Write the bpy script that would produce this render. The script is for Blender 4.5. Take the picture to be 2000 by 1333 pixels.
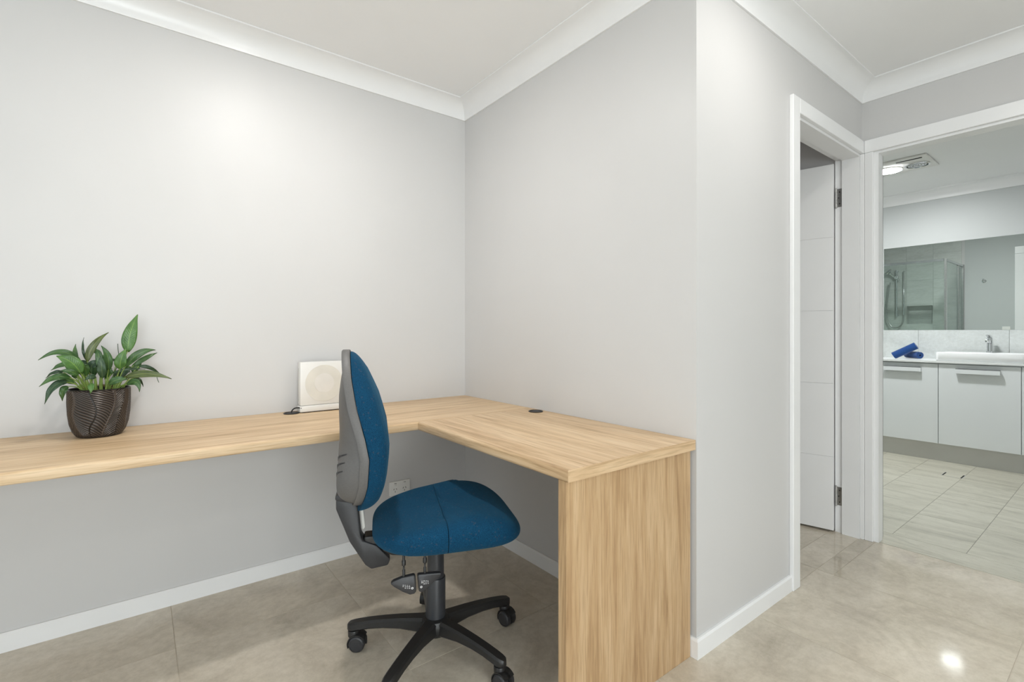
import bpy, bmesh, math, random
import numpy as np
from mathutils import Vector, Matrix

for o in list(bpy.data.objects):
    bpy.data.objects.remove(o)
S = bpy.context.scene
COL = S.collection
PI = math.pi
random.seed(7)

# ------------------------------------------------------------------ camera
F_PX, SHIFT_PX, YAW = 949.04, -17.38, 0.6545
CAM = Vector((-1.4946, -2.3936, 1.10))
cam_d = bpy.data.cameras.new('camera')
cam = bpy.data.objects.new('camera', cam_d)
COL.objects.link(cam)
cam.location = CAM
cam.rotation_euler = (PI/2, 0, -YAW)
cam_d.sensor_width = 36
cam_d.lens = F_PX/2000*36
cam_d.shift_y = SHIFT_PX/2000
cam_d.clip_start = 0.02
S.camera = cam

# ------------------------------------------------------------------ light and exposure
LAMP_ALCOVE, LAMP_HALL, FILL_ROOM, LAMP_BATH = 550, 260, 300, 450
FILL_POWER = 112  # strength of the added fill lights
w = bpy.data.worlds.new('sky')
S.world = w
w.use_nodes = True
bg = w.node_tree.nodes['Background']
bg.inputs['Color'].default_value = (0.80, 0.90, 1.0, 1)
bg.inputs['Strength'].default_value = 1.0
S.view_settings.view_transform = 'Standard'
S.view_settings.look = 'None'
S.view_settings.gamma = 1
S.view_settings.use_curve_mapping = False
S.view_settings.exposure = 0.0

def daylight(name, loc, rot, sx, sy, power, color):
    ld = bpy.data.lights.new(name, 'AREA')
    ld.shape = 'RECTANGLE'
    ld.size, ld.size_y, ld.energy, ld.color = sx, sy, power, color
    lo = bpy.data.objects.new(name, ld)
    lo.location, lo.rotation_euler = loc, rot
    COL.objects.link(lo)
    return lo
daylight('added_fill_rear', (-2.0, -5.32, 1.10), (PI/2, 0, 0), 2.0, 2.1, FILL_POWER, (0.96, 0.985, 1.0))  # added fill light at an unseen rear opening
daylight('daylight_side_window', (-3.32, -1.65, 1.10), (PI/2, 0, -PI/2), 1.7, 2.1, FILL_POWER*0.09, (0.95, 0.98, 1.0))  # added fill light from the unseen left side, aimed across the alcove

# ------------------------------------------------------------------ dimensions (metres)
L, W = 1.47, 1.566           # alcove depth, hall width
HC, CEIL = 2.318, 2.406      # underside of cornice, ceiling
HD, TD = 0.735, 0.034        # desk height and thickness
XL, YR = -3.2, -5.2          # rest of the room behind the camera
WD = 1.676                   # bathroom face of the doorway wall
BX, BN, BS = 4.30, 0.0, -2.75  # bathroom: vanity wall, north and south walls
DH, CH = 2.046, 2.112        # door head, casing top

# ------------------------------------------------------------------ pixel helper (2000 x 1333 frame)
FW = Vector((math.sin(YAW), math.cos(YAW), 0))
RT = Vector((math.cos(YAW), -math.sin(YAW), 0))
def on_y(u, v, y):
    d = FW + RT*((u-1000)/F_PX) - Vector((0, 0, 1))*((v-666.5-SHIFT_PX)/F_PX)
    return CAM + d*((y-CAM.y)/d.y)

# ------------------------------------------------------------------ materials
MATS = {}
def nodes(name):
    m = bpy.data.materials.new(name)
    m.use_nodes = True
    nt = m.node_tree
    return m, nt, nt.nodes['Principled BSDF']
def N(nt, t, **kw):
    n = nt.nodes.new(t)
    for k, v in kw.items():
        if k in n.inputs: n.inputs[k].default_value = v
        else: setattr(n, k, v)
    return n
def ramp(nt, fac, stops):
    r = nt.nodes.new('ShaderNodeValToRGB')
    e = r.color_ramp.elements
    while len(e) < len(stops): e.new(0.5)
    for i, (p, c) in enumerate(stops):
        e[i].position = p
        e[i].color = (*c, 1)
    nt.links.new(fac, r.inputs[0])
    return r.outputs[0]
def bump(nt, b, height, strength, dist=0.002):
    bp = N(nt, 'ShaderNodeBump', Strength=strength, Distance=dist)
    nt.links.new(height, bp.inputs['Height'])
    nt.links.new(bp.outputs[0], b.inputs['Normal'])
def plain(name, col, rough=0.5, metal=0.0, noise=0.0, nscale=60, bmp=0.0, coat=0.0, spec=0.5, sheen=0.0):
    m, nt, b = nodes(name)
    b.inputs['Roughness'].default_value = rough
    b.inputs['Metallic'].default_value = metal
    b.inputs['Specular IOR Level'].default_value = spec
    b.inputs['Coat Weight'].default_value = coat
    b.inputs['Sheen Weight'].default_value = sheen
    tc = N(nt, 'ShaderNodeTexCoord')
    nz = N(nt, 'ShaderNodeTexNoise', Scale=nscale, Detail=4.0)
    nt.links.new(tc.outputs['Object'], nz.inputs['Vector'])
    lo = tuple(c*(1-noise) for c in col)
    hi = tuple(min(1, c*(1+noise)) for c in col)
    nt.links.new(ramp(nt, nz.outputs['Fac'], [(0.3, lo), (0.7, hi)]), b.inputs['Base Color'])
    if bmp: bump(nt, b, nz.outputs['Fac'], bmp)
    MATS[name] = m
    return m
plain('paint_wall', (0.62, 0.612, 0.606), 0.42, noise=0.012, nscale=2.5, spec=0.35)
plain('paint_bath', (0.54, 0.56, 0.555), 0.45, noise=0.01, nscale=2.5, spec=0.3)
plain('paint_ceiling', (0.885, 0.885, 0.885), 0.75, noise=0.01, nscale=3, spec=0.2)
plain('gloss_trim', (0.86, 0.86, 0.86), 0.28, noise=0.008, nscale=8)
plain('door_white', (0.86, 0.86, 0.86), 0.35, noise=0.008, nscale=8)
plain('grout', (0.60, 0.545, 0.455), 0.8, noise=0.08, nscale=40)
plain('grout_bath', (0.36, 0.35, 0.295), 0.8, noise=0.08, nscale=40)
plain('black_plastic', (0.017, 0.0165, 0.0165), 0.42, noise=0.12, nscale=300, bmp=0.08)
plain('charcoal_plastic', (0.032, 0.032, 0.035), 0.45, noise=0.1, nscale=300, bmp=0.08)
plain('column_metal', (0.035, 0.037, 0.042), 0.35, noise=0.06, nscale=80)
plain('grey_shell', (0.125, 0.12, 0.116), 0.5, noise=0.06, nscale=220, bmp=0.1)
plain('dark_gap', (0.012, 0.012, 0.012), 0.8)
plain('chrome', (0.72, 0.73, 0.74), 0.08, metal=1.0)
plain('brushed_steel', (0.48, 0.48, 0.47), 0.28, metal=1.0, noise=0.08, nscale=60)
plain('white_plastic', (0.82, 0.81, 0.78), 0.35, noise=0.01, nscale=30)
plain('print_white', (0.85, 0.85, 0.85), 0.5)
plain('cream_disc', (0.76, 0.735, 0.67), 0.45, noise=0.06, nscale=9)
plain('cream_disc_inner', (0.80, 0.775, 0.73), 0.45, noise=0.04, nscale=9)
plain('vanity_white', (0.80, 0.83, 0.84), 0.16, noise=0.006, nscale=4, coat=0.3)
plain('counter_white', (0.80, 0.82, 0.81), 0.2, noise=0.03, nscale=160)
plain('ceramic', (0.86, 0.87, 0.87), 0.08, noise=0.004, nscale=5, coat=0.5)
plain('kick_metal', (0.60, 0.595, 0.565), 0.35, metal=0.1, noise=0.03, nscale=5)
plain('towel_blue', (0.006, 0.055, 0.22), 0.95, noise=0.35, nscale=420, bmp=0.6, sheen=0.3)
plain('soil', (0.035, 0.022, 0.014), 0.95, noise=0.5, nscale=120, bmp=0.9)
plain('cable_black', (0.012, 0.012, 0.012), 0.5)
plain('window_frame', (0.8, 0.8, 0.8), 0.3)
plain('stem_green', (0.20, 0.29, 0.06), 0.5, noise=0.25, nscale=60)
plain('dry_leaf', (0.33, 0.22, 0.10), 0.8, noise=0.3, nscale=60)

def fabric():
    m, nt, b = nodes('blue_fabric')
    b.inputs['Roughness'].default_value = 0.92
    b.inputs['Sheen Weight'].default_value = 0.12
    b.inputs['Sheen Tint'].default_value = (0.2, 0.6, 0.9, 1)
    b.inputs['Specular IOR Level'].default_value = 0.15
    tc = N(nt, 'ShaderNodeTexCoord')
    n1 = N(nt, 'ShaderNodeTexNoise', Scale=520.0, Detail=3.0)
    n2 = N(nt, 'ShaderNodeTexNoise', Scale=9.0, Detail=4.0)
    vo = N(nt, 'ShaderNodeTexVoronoi', Scale=210.0)
    for n in (n1, n2, vo): nt.links.new(tc.outputs['Object'], n.inputs['Vector'])
    c1 = ramp(nt, n1.outputs['Fac'], [(0.3, (0.002, 0.024, 0.060)), (0.7, (0.006, 0.074, 0.155))])
    c2 = ramp(nt, n2.outputs['Fac'], [(0.35, (0.9, 0.9, 0.9)), (0.7, (1, 1, 1))])
    mx = N(nt, 'ShaderNodeMix', data_type='RGBA', blend_type='MULTIPLY')
    mx.inputs[0].default_value = 1
    nt.links.new(c1, mx.inputs[6]); nt.links.new(c2, mx.inputs[7])
    sp = N(nt, 'ShaderNodeMath', operation='GREATER_THAN')
    sp.inputs[1].default_value = 0.965
    sx = N(nt, 'ShaderNodeSeparateColor')
    nt.links.new(vo.outputs['Color'], sx.inputs[0]); nt.links.new(sx.outputs[0], sp.inputs[0])
    mf = N(nt, 'ShaderNodeMath', operation='MULTIPLY'); mf.inputs[1].default_value = 0.10
    nt.links.new(sp.outputs[0], mf.inputs[0])
    m2 = N(nt, 'ShaderNodeMix', data_type='RGBA')
    nt.links.new(mf.outputs[0], m2.inputs[0]); nt.links.new(mx.outputs[2], m2.inputs[6])
    m2.inputs[7].default_value = (0.22, 0.12, 0.06, 1)
    nt.links.new(m2.outputs[2], b.inputs['Base Color'])
    bump(nt, b, n1.outputs['Fac'], 0.5, 0.0015)
    MATS['blue_fabric'] = m
fabric()

def oak(name, axis, dark, mid, light, soft=1.0):
    m, nt, b = nodes(name)
    b.inputs['Roughness'].default_value = 0.42
    b.inputs['Specular IOR Level'].default_value = 0.4
    tc = N(nt, 'ShaderNodeTexCoord')
    def stretched(along, across, detail, dist, off):
        mp = N(nt, 'ShaderNodeMapping')
        sc = [across]*3
        sc[axis] = along
        mp.inputs['Scale'].default_value = sc
        mp.inputs['Location'].default_value = (off, off*1.7, off*0.6)
        nt.links.new(tc.outputs['Object'], mp.inputs[0])
        nz = N(nt, 'ShaderNodeTexNoise', Scale=1.0, Detail=detail, Distortion=dist)
        nz.inputs['Roughness'].default_value = 0.62
        nt.links.new(mp.outputs[0], nz.inputs['Vector'])
        return nz.outputs['Fac']
    g1 = stretched(1.8, 27, 7.0, 0.7, 2.3)
    g2 = stretched(7, 210, 3.0, 0.1, 5.1)
    g3 = stretched(0.7, 4.5, 2.0, 0.3, 9.7)
    base = ramp(nt, g1, [(0.30, dark), (0.47, mid), (0.68, light)])
    pores = ramp(nt, g2, [(0.36, (0.80, 0.77, 0.73)), (0.52, (1, 1, 1))])
    broad = ramp(nt, g3, [(0.33, (0.91, 0.88, 0.85)), (0.66, (1, 1, 1))])
    a = N(nt, 'ShaderNodeMix', data_type='RGBA', blend_type='MULTIPLY'); a.inputs[0].default_value = soft
    nt.links.new(base, a.inputs[6]); nt.links.new(pores, a.inputs[7])
    c = N(nt, 'ShaderNodeMix', data_type='RGBA', blend_type='MULTIPLY'); c.inputs[0].default_value = 1
    nt.links.new(a.outputs[2], c.inputs[6]); nt.links.new(broad, c.inputs[7])
    nt.links.new(c.outputs[2], b.inputs['Base Color'])
    bump(nt, b, g2, 0.12, 0.001)
    MATS[name] = m
OD, OM, OL = (0.50, 0.335, 0.185), (0.69, 0.50, 0.305), (0.785, 0.61, 0.41)
oak('oak_x', 0, OD, OM, OL); oak('oak_y', 1, OD, OM, OL)
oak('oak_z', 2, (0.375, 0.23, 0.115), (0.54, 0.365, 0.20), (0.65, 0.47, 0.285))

def stone(name, c0, c1, c2, scale, stretch, rough, streak=0.4):
    m, nt, b = nodes(name)
    tc = N(nt, 'ShaderNodeTexCoord')
    oi = N(nt, 'ShaderNodeObjectInfo')
    mul = N(nt, 'ShaderNodeVectorMath', operation='SCALE'); mul.inputs['Scale'].default_value = 37.0
    cx = N(nt, 'ShaderNodeCombineXYZ')
    for i in range(2): nt.links.new(oi.outputs['Random'], cx.inputs[i])
    nt.links.new(cx.outputs[0], mul.inputs[0])
    add = N(nt, 'ShaderNodeVectorMath', operation='ADD')
    nt.links.new(tc.outputs['Object'], add.inputs[0]); nt.links.new(mul.outputs[0], add.inputs[1])
    mp = N(nt, 'ShaderNodeMapping'); mp.inputs['Scale'].default_value = stretch
    nt.links.new(add.outputs[0], mp.inputs[0])
    n1 = N(nt, 'ShaderNodeTexNoise', Scale=scale, Detail=9.0, Distortion=0.9); n1.inputs['Roughness'].default_value = 0.68
    n2 = N(nt, 'ShaderNodeTexNoise', Scale=scale*9, Detail=6.0); n2.inputs['Roughness'].default_value = 0.75
    nt.links.new(mp.outputs[0], n1.inputs['Vector']); nt.links.new(mp.outputs[0], n2.inputs['Vector'])
    col = ramp(nt, n1.outputs['Fac'], [(0.32, c0), (0.5, c1), (0.68, c2)])
    fine = ramp(nt, n2.outputs['Fac'], [(0.33, (0.86, 0.85, 0.83)), (0.6, (1, 1, 1))])
    mx = N(nt, 'ShaderNodeMix', data_type='RGBA', blend_type='MULTIPLY'); mx.inputs[0].default_value = streak*2
    nt.links.new(col, mx.inputs[6]); nt.links.new(fine, mx.inputs[7])
    hv = N(nt, 'ShaderNodeHueSaturation')
    mr = N(nt, 'ShaderNodeMapRange'); mr.inputs[3].default_value = 0.965; mr.inputs[4].default_value = 1.035
    nt.links.new(oi.outputs['Random'], mr.inputs[0]); nt.links.new(mr.outputs[0], hv.inputs['Value'])
    nt.links.new(mx.outputs[2], hv.inputs['Color']); nt.links.new(hv.outputs[0], b.inputs['Base Color'])
    rr = N(nt, 'ShaderNodeMapRange'); rr.inputs[3].default_value = rough*0.8; rr.inputs[4].default_value = rough*1.3
    nt.links.new(n2.outputs['Fac'], rr.inputs[0]); nt.links.new(rr.outputs[0], b.inputs['Roughness'])
    bump(nt, b, n2.outputs['Fac'], 0.035, 0.001)
    MATS[name] = m
stone('tile_stone', (0.535, 0.475, 0.385), (0.66, 0.595, 0.49), (0.735, 0.67, 0.565), 3.6, (1, 1, 1), 0.075, 0.5)
stone('tile_bath', (0.45, 0.43, 0.35), (0.605, 0.58, 0.485), (0.67, 0.645, 0.55), 2.4, (5, 1, 1), 0.28, 0.5)
stone('tile_shower', (0.50, 0.52, 0.50), (0.58, 0.60, 0.58), (0.64, 0.66, 0.64), 2.0, (1, 1.2, 5), 0.35)
stone('tile_splash', (0.60, 0.63, 0.62), (0.68, 0.71, 0.70), (0.73, 0.76, 0.75), 5.0, (1, 1, 1.5), 0.3)

def leaf_mat(name, dark, light):
    m, nt, b = nodes(name)
    b.inputs['Roughness'].default_value = 0.36
    tc = N(nt, 'ShaderNodeTexCoord')
    uv = N(nt, 'ShaderNodeSeparateXYZ')
    nt.links.new(tc.outputs['UV'], uv.inputs[0])
    d = N(nt, 'ShaderNodeMath', operation='SUBTRACT'); d.inputs[1].default_value = 0.5
    nt.links.new(uv.outputs[0], d.inputs[0])
    ab = N(nt, 'ShaderNodeMath', operation='ABSOLUTE'); nt.links.new(d.outputs[0], ab.inputs[0])
    rib = ramp(nt, ab.outputs[0], [(0.0, (0.75, 0.75, 0.75)), (0.05, (0, 0, 0))])
    nz = N(nt, 'ShaderNodeTexNoise', Scale=28.0, Detail=4.0)
    nt.links.new(tc.outputs['Object'], nz.inputs['Vector'])
    col = ramp(nt, nz.outputs['Fac'], [(0.3, dark), (0.7, light)])
    mx = N(nt, 'ShaderNodeMix', data_type='RGBA')
    nt.links.new(rib, mx.inputs[0]); nt.links.new(col, mx.inputs[6])
    mx.inputs[7].default_value = (min(1, light[0]*1.7+0.05), min(1, light[1]*1.5+0.05), light[2]*1.5, 1)
    nt.links.new(mx.outputs[2], b.inputs['Base Color'])
    # herringbone side veins as fine relief
    sl = N(nt, 'ShaderNodeMath', operation='MULTIPLY_ADD'); sl.inputs[1].default_value = -0.35
    nt.links.new(ab.outputs[0], sl.inputs[0]); nt.links.new(uv.outputs[1], sl.inputs[2])
    fr = N(nt, 'ShaderNodeMath', operation='MULTIPLY'); fr.inputs[1].default_value = 95.0
    nt.links.new(sl.outputs[0], fr.inputs[0])
    sn = N(nt, 'ShaderNodeMath', operation='SINE'); nt.links.new(fr.outputs[0], sn.inputs[0])
    bump(nt, b, sn.outputs[0], 0.12, 0.0008)
    MATS[name] = m
leaf_mat('leaf_bright', (0.04, 0.115, 0.022), (0.09, 0.205, 0.042))
leaf_mat('leaf_mid', (0.022, 0.072, 0.016), (0.062, 0.145, 0.034))
leaf_mat('leaf_dark', (0.013, 0.040, 0.017), (0.032, 0.080, 0.03))
leaf_mat('leaf_olive', (0.06, 0.085, 0.02), (0.12, 0.16, 0.045))

def pot_mat():
    m, nt, b = nodes('bronze_glaze')
    b.inputs['Roughness'].default_value = 0.30
    b.inputs['Metallic'].default_value = 0.35
    at = N(nt, 'ShaderNodeAttribute', attribute_name='ridge')
    tc = N(nt, 'ShaderNodeTexCoord')
    nz = N(nt, 'ShaderNodeTexNoise', Scale=12.0, Detail=4.0)
    nt.links.new(tc.outputs['Object'], nz.inputs['Vector'])
    hi = ramp(nt, nz.outputs['Fac'], [(0.3, (0.085, 0.066, 0.053)), (0.7, (0.12, 0.102, 0.092))])
    mx = N(nt, 'ShaderNodeMix', data_type='RGBA')
    nt.links.new(at.outputs['Fac'], mx.inputs[0])
    mx.inputs[6].default_value = (0.008, 0.0065, 0.006, 1)  # grooves painted near-black as shade, ridges lighter as highlights
    nt.links.new(hi, mx.inputs[7])
    nt.links.new(mx.outputs[2], b.inputs['Base Color'])
    MATS['bronze_glaze'] = m
pot_mat()

def emissive(name, col, strength):
    m, nt, b = nodes(name)
    nz = N(nt, 'ShaderNodeTexNoise', Scale=3.0)
    cc = ramp(nt, nz.outputs['Fac'], [(0.3, col), (0.7, col)])
    nt.links.new(cc, b.inputs['Emission Color'])
    b.inputs['Base Color'].default_value = (0.8, 0.8, 0.8, 1)
    b.inputs['Emission Strength'].default_value = strength
    MATS[name] = m
emissive('lamp_alcove', (1.0, 0.975, 0.94), LAMP_ALCOVE)
emissive('lamp_hall', (1.0, 0.975, 0.94), LAMP_HALL)
emissive('fill_room', (1.0, 0.975, 0.94), FILL_ROOM)  # lens of the unseen downlight added as room fill
emissive('fill_store', (1.0, 0.99, 0.97), 170)  # lens of the downlight added to brighten the store room
emissive('lamp_bath', (0.97, 0.995, 1.0), LAMP_BATH)

def glass_mat(name, tint, rough=0.0):
    m, nt, b = nodes(name)
    nt.nodes.remove(b)
    tr = N(nt, 'ShaderNodeBsdfTransparent'); tr.inputs[0].default_value = (*tint, 1)
    gl = N(nt, 'ShaderNodeBsdfGlossy'); gl.inputs['Roughness'].default_value = rough
    lw = N(nt, 'ShaderNodeLayerWeight'); lw.inputs[0].default_value = 0.5
    pw = N(nt, 'ShaderNodeMath', operation='POWER'); pw.inputs[1].default_value = 5.0
    nt.links.new(lw.outputs['Facing'], pw.inputs[0])
    fr = N(nt, 'ShaderNodeMath', operation='MULTIPLY_ADD'); fr.inputs[1].default_value = 0.6; fr.inputs[2].default_value = 0.03
    nt.links.new(pw.outputs[0], fr.inputs[0])
    mx = N(nt, 'ShaderNodeMixShader')
    nt.links.new(fr.outputs[0], mx.inputs[0]); nt.links.new(tr.outputs[0], mx.inputs[1]); nt.links.new(gl.outputs[0], mx.inputs[2])
    nt.links.new(mx.outputs[0], nt.nodes['Material Output'].inputs[0])
    MATS[name] = m
glass_mat('shower_glass', (0.93, 0.965, 0.95))
glass_mat('window_glass', (0.95, 0.97, 0.97))
plain('mirror_silver', (0.87, 0.915, 0.895), 0.0, metal=1.0)

# ------------------------------------------------------------------ mesh helpers
def add_box(bm, x0, x1, y0, y1, z0, z1, bev=0.0, seg=2):
    r = bmesh.ops.create_cube(bm, size=1)
    vs = r['verts']
    for v in vs:
        v.co = Vector((x0 if v.co.x < 0 else x1, y0 if v.co.y < 0 else y1, z0 if v.co.z < 0 else z1))
    if bev > 0:
        es = list({e for v in vs for e in v.link_edges})
        bmesh.ops.bevel(bm, geom=es, offset=bev, segments=seg, profile=0.5, affect='EDGES')
    return bm
def box(x0, x1, y0, y1, z0, z1, bev=0.0, seg=2):
    return add_box(bmesh.new(), x0, x1, y0, y1, z0, z1, bev, seg)
def boxes(lst):
    bm = bmesh.new()
    for b in lst: add_box(bm, *b)
    return bm
def grid(rows, closed=False, cap0=False, cap1=False, bm=None):
    bm = bm or bmesh.new()
    vr = [[bm.verts.new(p) for p in r] for r in rows]
    n = len(rows[0])
    for i in range(len(rows)-1):
        for j in range(n if closed else n-1):
            k = (j+1) % n
            bm.faces.new((vr[i][j], vr[i][k], vr[i+1][k], vr[i+1][j]))
    if cap0: bm.faces.new(list(reversed(vr[0])))
    if cap1: bm.faces.new(vr[-1])
    return bm
def lathe(prof, seg=32, bm=None, cx=0.0, cy=0.0, cap0=True, cap1=True):
    rows = [[(cx+r*math.cos(2*PI*j/seg), cy+r*math.sin(2*PI*j/seg), z) for j in range(seg)] for r, z in prof]
    return grid(rows, True, cap0, cap1, bm)
def prism(poly, h0, h1, plane='sz', bev=0.0, bm=None):
    """polygon in two axes extruded along the third; plane 'sz' extrudes along y, 'xy' along z, 'yz' along x"""
    bm = bm or bmesh.new()
    def P(a, b, h):
        return {'sz': (a, h, b), 'xy': (a, b, h), 'yz': (h, a, b)}[plane]
    lo = [bm.verts.new(P(a, b, h0)) for a, b in poly]
    hi = [bm.verts.new(P(a, b, h1)) for a, b in poly]
    n = len(poly)
    fs = [bm.faces.new(lo), bm.faces.new(hi)]
    for i in range(n):
        fs.append(bm.faces.new((lo[i], lo[(i+1) % n], hi[(i+1) % n], hi[i])))
    bmesh.ops.recalc_face_normals(bm, faces=fs)
    if bev:
        es = list({e for v in lo+hi for e in v.link_edges})
        bmesh.ops.bevel(bm, geom=es, offset=bev, segments=2, profile=0.5, affect='EDGES')
    return bm
def tube(pts, r, seg=10, bm=None, caps=True):
    pts = [Vector(p) for p in pts]
    rows = []
    up = Vector((0.13, 0.21, 0.97)).normalized()
    for i, p in enumerate(pts):
        t = (pts[min(i+1, len(pts)-1)]-pts[max(i-1, 0)]).normalized()
        a = t.cross(up)
        if a.length < 1e-3: a = t.cross(Vector((1, 0, 0)))
        a.normalize()
        b = t.cross(a)
        up = -b if False else up
        rr = r[i] if isinstance(r, (list, tuple)) else r
        rows.append([p+(a*math.cos(2*PI*j/seg)+b*math.sin(2*PI*j/seg))*rr for j in range(seg)])
    return grid(rows, True, caps, caps, bm)
def bez(p0, p1, p2, n):
    p0, p1, p2 = Vector(p0), Vector(p1), Vector(p2)
    return [p0*(1-t)**2+p1*2*t*(1-t)+p2*t*t for t in [i/n for i in range(n+1)]]
def obj(name, bm, mat, parent=None, smooth=False, loc=None, rot=None, angle=40):
    bmesh.ops.recalc_face_normals(bm, faces=bm.faces)
    me = bpy.data.meshes.new(name)
    bm.to_mesh(me)
    bm.free()
    me.materials.append(MATS[mat])
    if smooth:
        me.polygons.foreach_set('use_smooth', [True]*len(me.polygons))
        me.set_sharp_from_angle(angle=math.radians(angle))
    o = bpy.data.objects.new(name, me)
    COL.objects.link(o)
    if parent: o.parent = parent
    if loc: o.location = loc
    if rot: o.rotation_euler = rot
    return o
def tag(o, label, cat, group=None):
    o['label'], o['category'] = label, cat
    if group: o['group'] = group
    return o
def thing(name, label, cat, loc=(0, 0, 0), rz=0.0, group=None):
    o = bpy.data.objects.new(name, None)
    o.empty_display_size = 0.1
    COL.objects.link(o)
    o.location = loc
    o.rotation_euler = (0, 0, rz)
    return tag(o, label, cat, group)
def struct(name, bm=None, mat=None, label=None, cat=None, smooth=False):
    if bm is None:
        o = bpy.data.objects.new(name, None)
        COL.objects.link(o)
    else:
        o = obj(name, bm, mat, smooth=smooth)
    o['kind'] = 'structure'
    if label: o['label'] = label
    if cat: o['category'] = cat
    return o

# ------------------------------------------------------------------ floors, tile by tile
JOINT = 0.0028
TZ = -0.0012
floor = struct('floor', box(XL-0.12, W+0.012, YR-0.12, 1.4, -0.10, TZ), 'grout', 'beige stone tiled floor of the study and passage', 'floor')
tile_cache = {}
def tile(parent, x0, x1, y0, y1, mat):
    j = JOINT/2
    key = (round(x1-x0, 4), round(y1-y0, 4), mat)
    sx, sy = (x1-x0)/2-j, (y1-y0)/2-j
    if sx < 0.004 or sy < 0.004: return
    if key not in tile_cache:
        o = obj('tile', box(-sx, sx, -sy, sy, TZ, 0), mat, parent)
        tile_cache[key] = o.data
    else:
        o = bpy.data.objects.new('tile', tile_cache[key])
        COL.objects.link(o)
        o.parent = parent
    o.location = ((x0+x1)/2, (y0+y1)/2, 0)
gx = [0.402+0.5985*k for k in range(-7, 2)] + [1.574]
gy = [-0.342+0.596*1] + [-0.342-0.596*k for k in range(0, 9)]
gx[0] = max(gx[0], XL-0.1)
for i in range(len(gx)-1):
    for k in range(len(gy)-1):
        x0, x1, y1, y0 = gx[i], gx[i+1], gy[k], gy[k+1]
        if y0 < YR-0.3: continue
        if y1 > 0: y1 = 0.06
        if y0 > -1.0 and x0 > 0.1: continue
        if abs(y1+1.534) < 0.01 and -0.3 < x0 < 1.0 and x1 > 0.05:
            if x0 > 0.05: tile(floor, x0, x1, y0, -1.466, 'tile_stone')
            continue                                       # the other one is cut round the wall corner below
        if abs(y1+0.938) < 0.01:
            if x0 > 0.1 and x0 < 1.0: continue
            if x0 > 0.1: y1 = -1.466                      # cut along the doorway
            elif x0 < 0.05 < x1:                           # one tile cut round the wall corner
                y0 = gy[k+2]
                j = JOINT/2
                P = [(x0+j, y0+j), (x1-j, y0+j), (x1-j, -1.466-j), (0.05, -1.466-j), (0.05, y1-j), (x0+j, y1-j)]
                obj('tile', prism(P, TZ, 0, 'xy'), 'tile_stone', floor)
                continue
        elif x0 < 0.05 < x1 and y1 > -1.0: x1 = 0.05
        tile(floor, x0, x1, y0, y1, 'tile_stone')
for a, b in ((0.05, 0.402), (0.402, 1.0005), (1.0005, 1.574)):
    for c, d in ((-1.466, -1.334), (-1.334, -0.738), (-0.738, -0.142), (-0.142, 0.454), (0.454, 1.3)):
        tile(floor, a, b, c, d, 'tile_stone')
floor_b = struct('floor', box(W+0.012, BX+0.1, BS-0.1, BN+0.1, -0.10, TZ), 'grout_bath', 'pale grey tiled bathroom floor seen through the doorway', 'floor')
bxs = [1.5785, 1.762, 2.247, 2.848, 3.449, 4.05, BX+0.05]
bys = [BS-0.02]+[-1.555+0.298*k for k in range(-3, 6)]+[BN+0.05]
for a, b in zip(bxs[1:-1], bxs[2:]):
    for c, d in zip(bys[:-1], bys[1:]):
        tile(floor_b, a, b, c, d, 'tile_bath')
for c, d in ((BS-0.02, -2.42), (-2.42, -1.45), (-1.45, -0.7), (-0.7, BN+0.05)):
    tile(floor_b, bxs[0], bxs[1], c, d, 'tile_bath')

# ------------------------------------------------------------------ walls and ceilings
WT = CEIL+0.02
struct('wall_back', box(XL-0.12, 0.10, 0, 0.12, 0, WT), 'paint_wall', 'pale grey painted wall behind the long desk run', 'wall')
struct('wall_right', box(0, 0.10, -1.355, 0, 0, WT), 'paint_wall', 'pale grey side wall above the short desk return', 'wall')
struct('wall_passage', boxes([(0, 0.759, -L, -1.355, 0, WT), (0.759, W, -L, -1.355, DH+0.016, WT)]), 'paint_wall', 'pale grey passage wall with the half-open white door', 'wall')
NY0, NY1, NZ0, NZ1 = -0.674, -0.387, 1.208, 1.464
struct('wall_doorway', boxes([
    (W, WD, -1.535+0.016, NY0, 0, WT), (W, WD, NY1, BN, 0, WT), (W, WD, NY0, NY1, 0, NZ0), (W, WD, NY0, NY1, NZ1, WT), (W, W+0.012, NY0, NY1, NZ0, NZ1),
    (W, WD, BN, 1.4, 0, WT),
    (W, WD, -2.371, -1.519, DH+0.016, WT), (W, WD, YR, -2.371, 0, WT)]), 'paint_wall', 'grey wall around the bathroom doorway', 'wall')
struct('wall_left', boxes([(XL-0.12, XL, YR, -2.5, 0, WT), (XL-0.12, XL, -0.8, 0, 0, WT), (XL-0.12, XL, -2.5, -0.8, 0, 0.05), (XL-0.12, XL, -2.5, -0.8, 2.15, WT)]), 'paint_wall')
struct('wall_front', boxes([(XL-0.12, -3.0, YR-0.12, YR, 0, WT), (-1.0, W+0.11, YR-0.12, YR, 0, WT), (-3.0, -1.0, YR-0.12, YR, 0, 0.05), (-3.0, -1.0, YR-0.12, YR, 2.15, WT)]), 'paint_wall')
struct('wall_store_back', box(0.10, WD, 1.3, 1.4, 0, WT), 'paint_wall')
struct('wall_store_left', box(0.0, 0.10, 0.12, 1.3, 0, WT), 'paint_wall')
struct('wall_vanity', box(BX, BX+0.1, BS, BN, 0, WT), 'paint_bath', 'cool white bathroom wall above the vanity mirror', 'wall')
struct('wall_bathroom_left', box(WD, BX+0.1, BN, BN+0.1, 0, WT), 'paint_bath')
struct('wall_bathroom_right', box(WD, BX+0.1, BS-0.1, BS, 0, WT), 'paint_bath')
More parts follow.
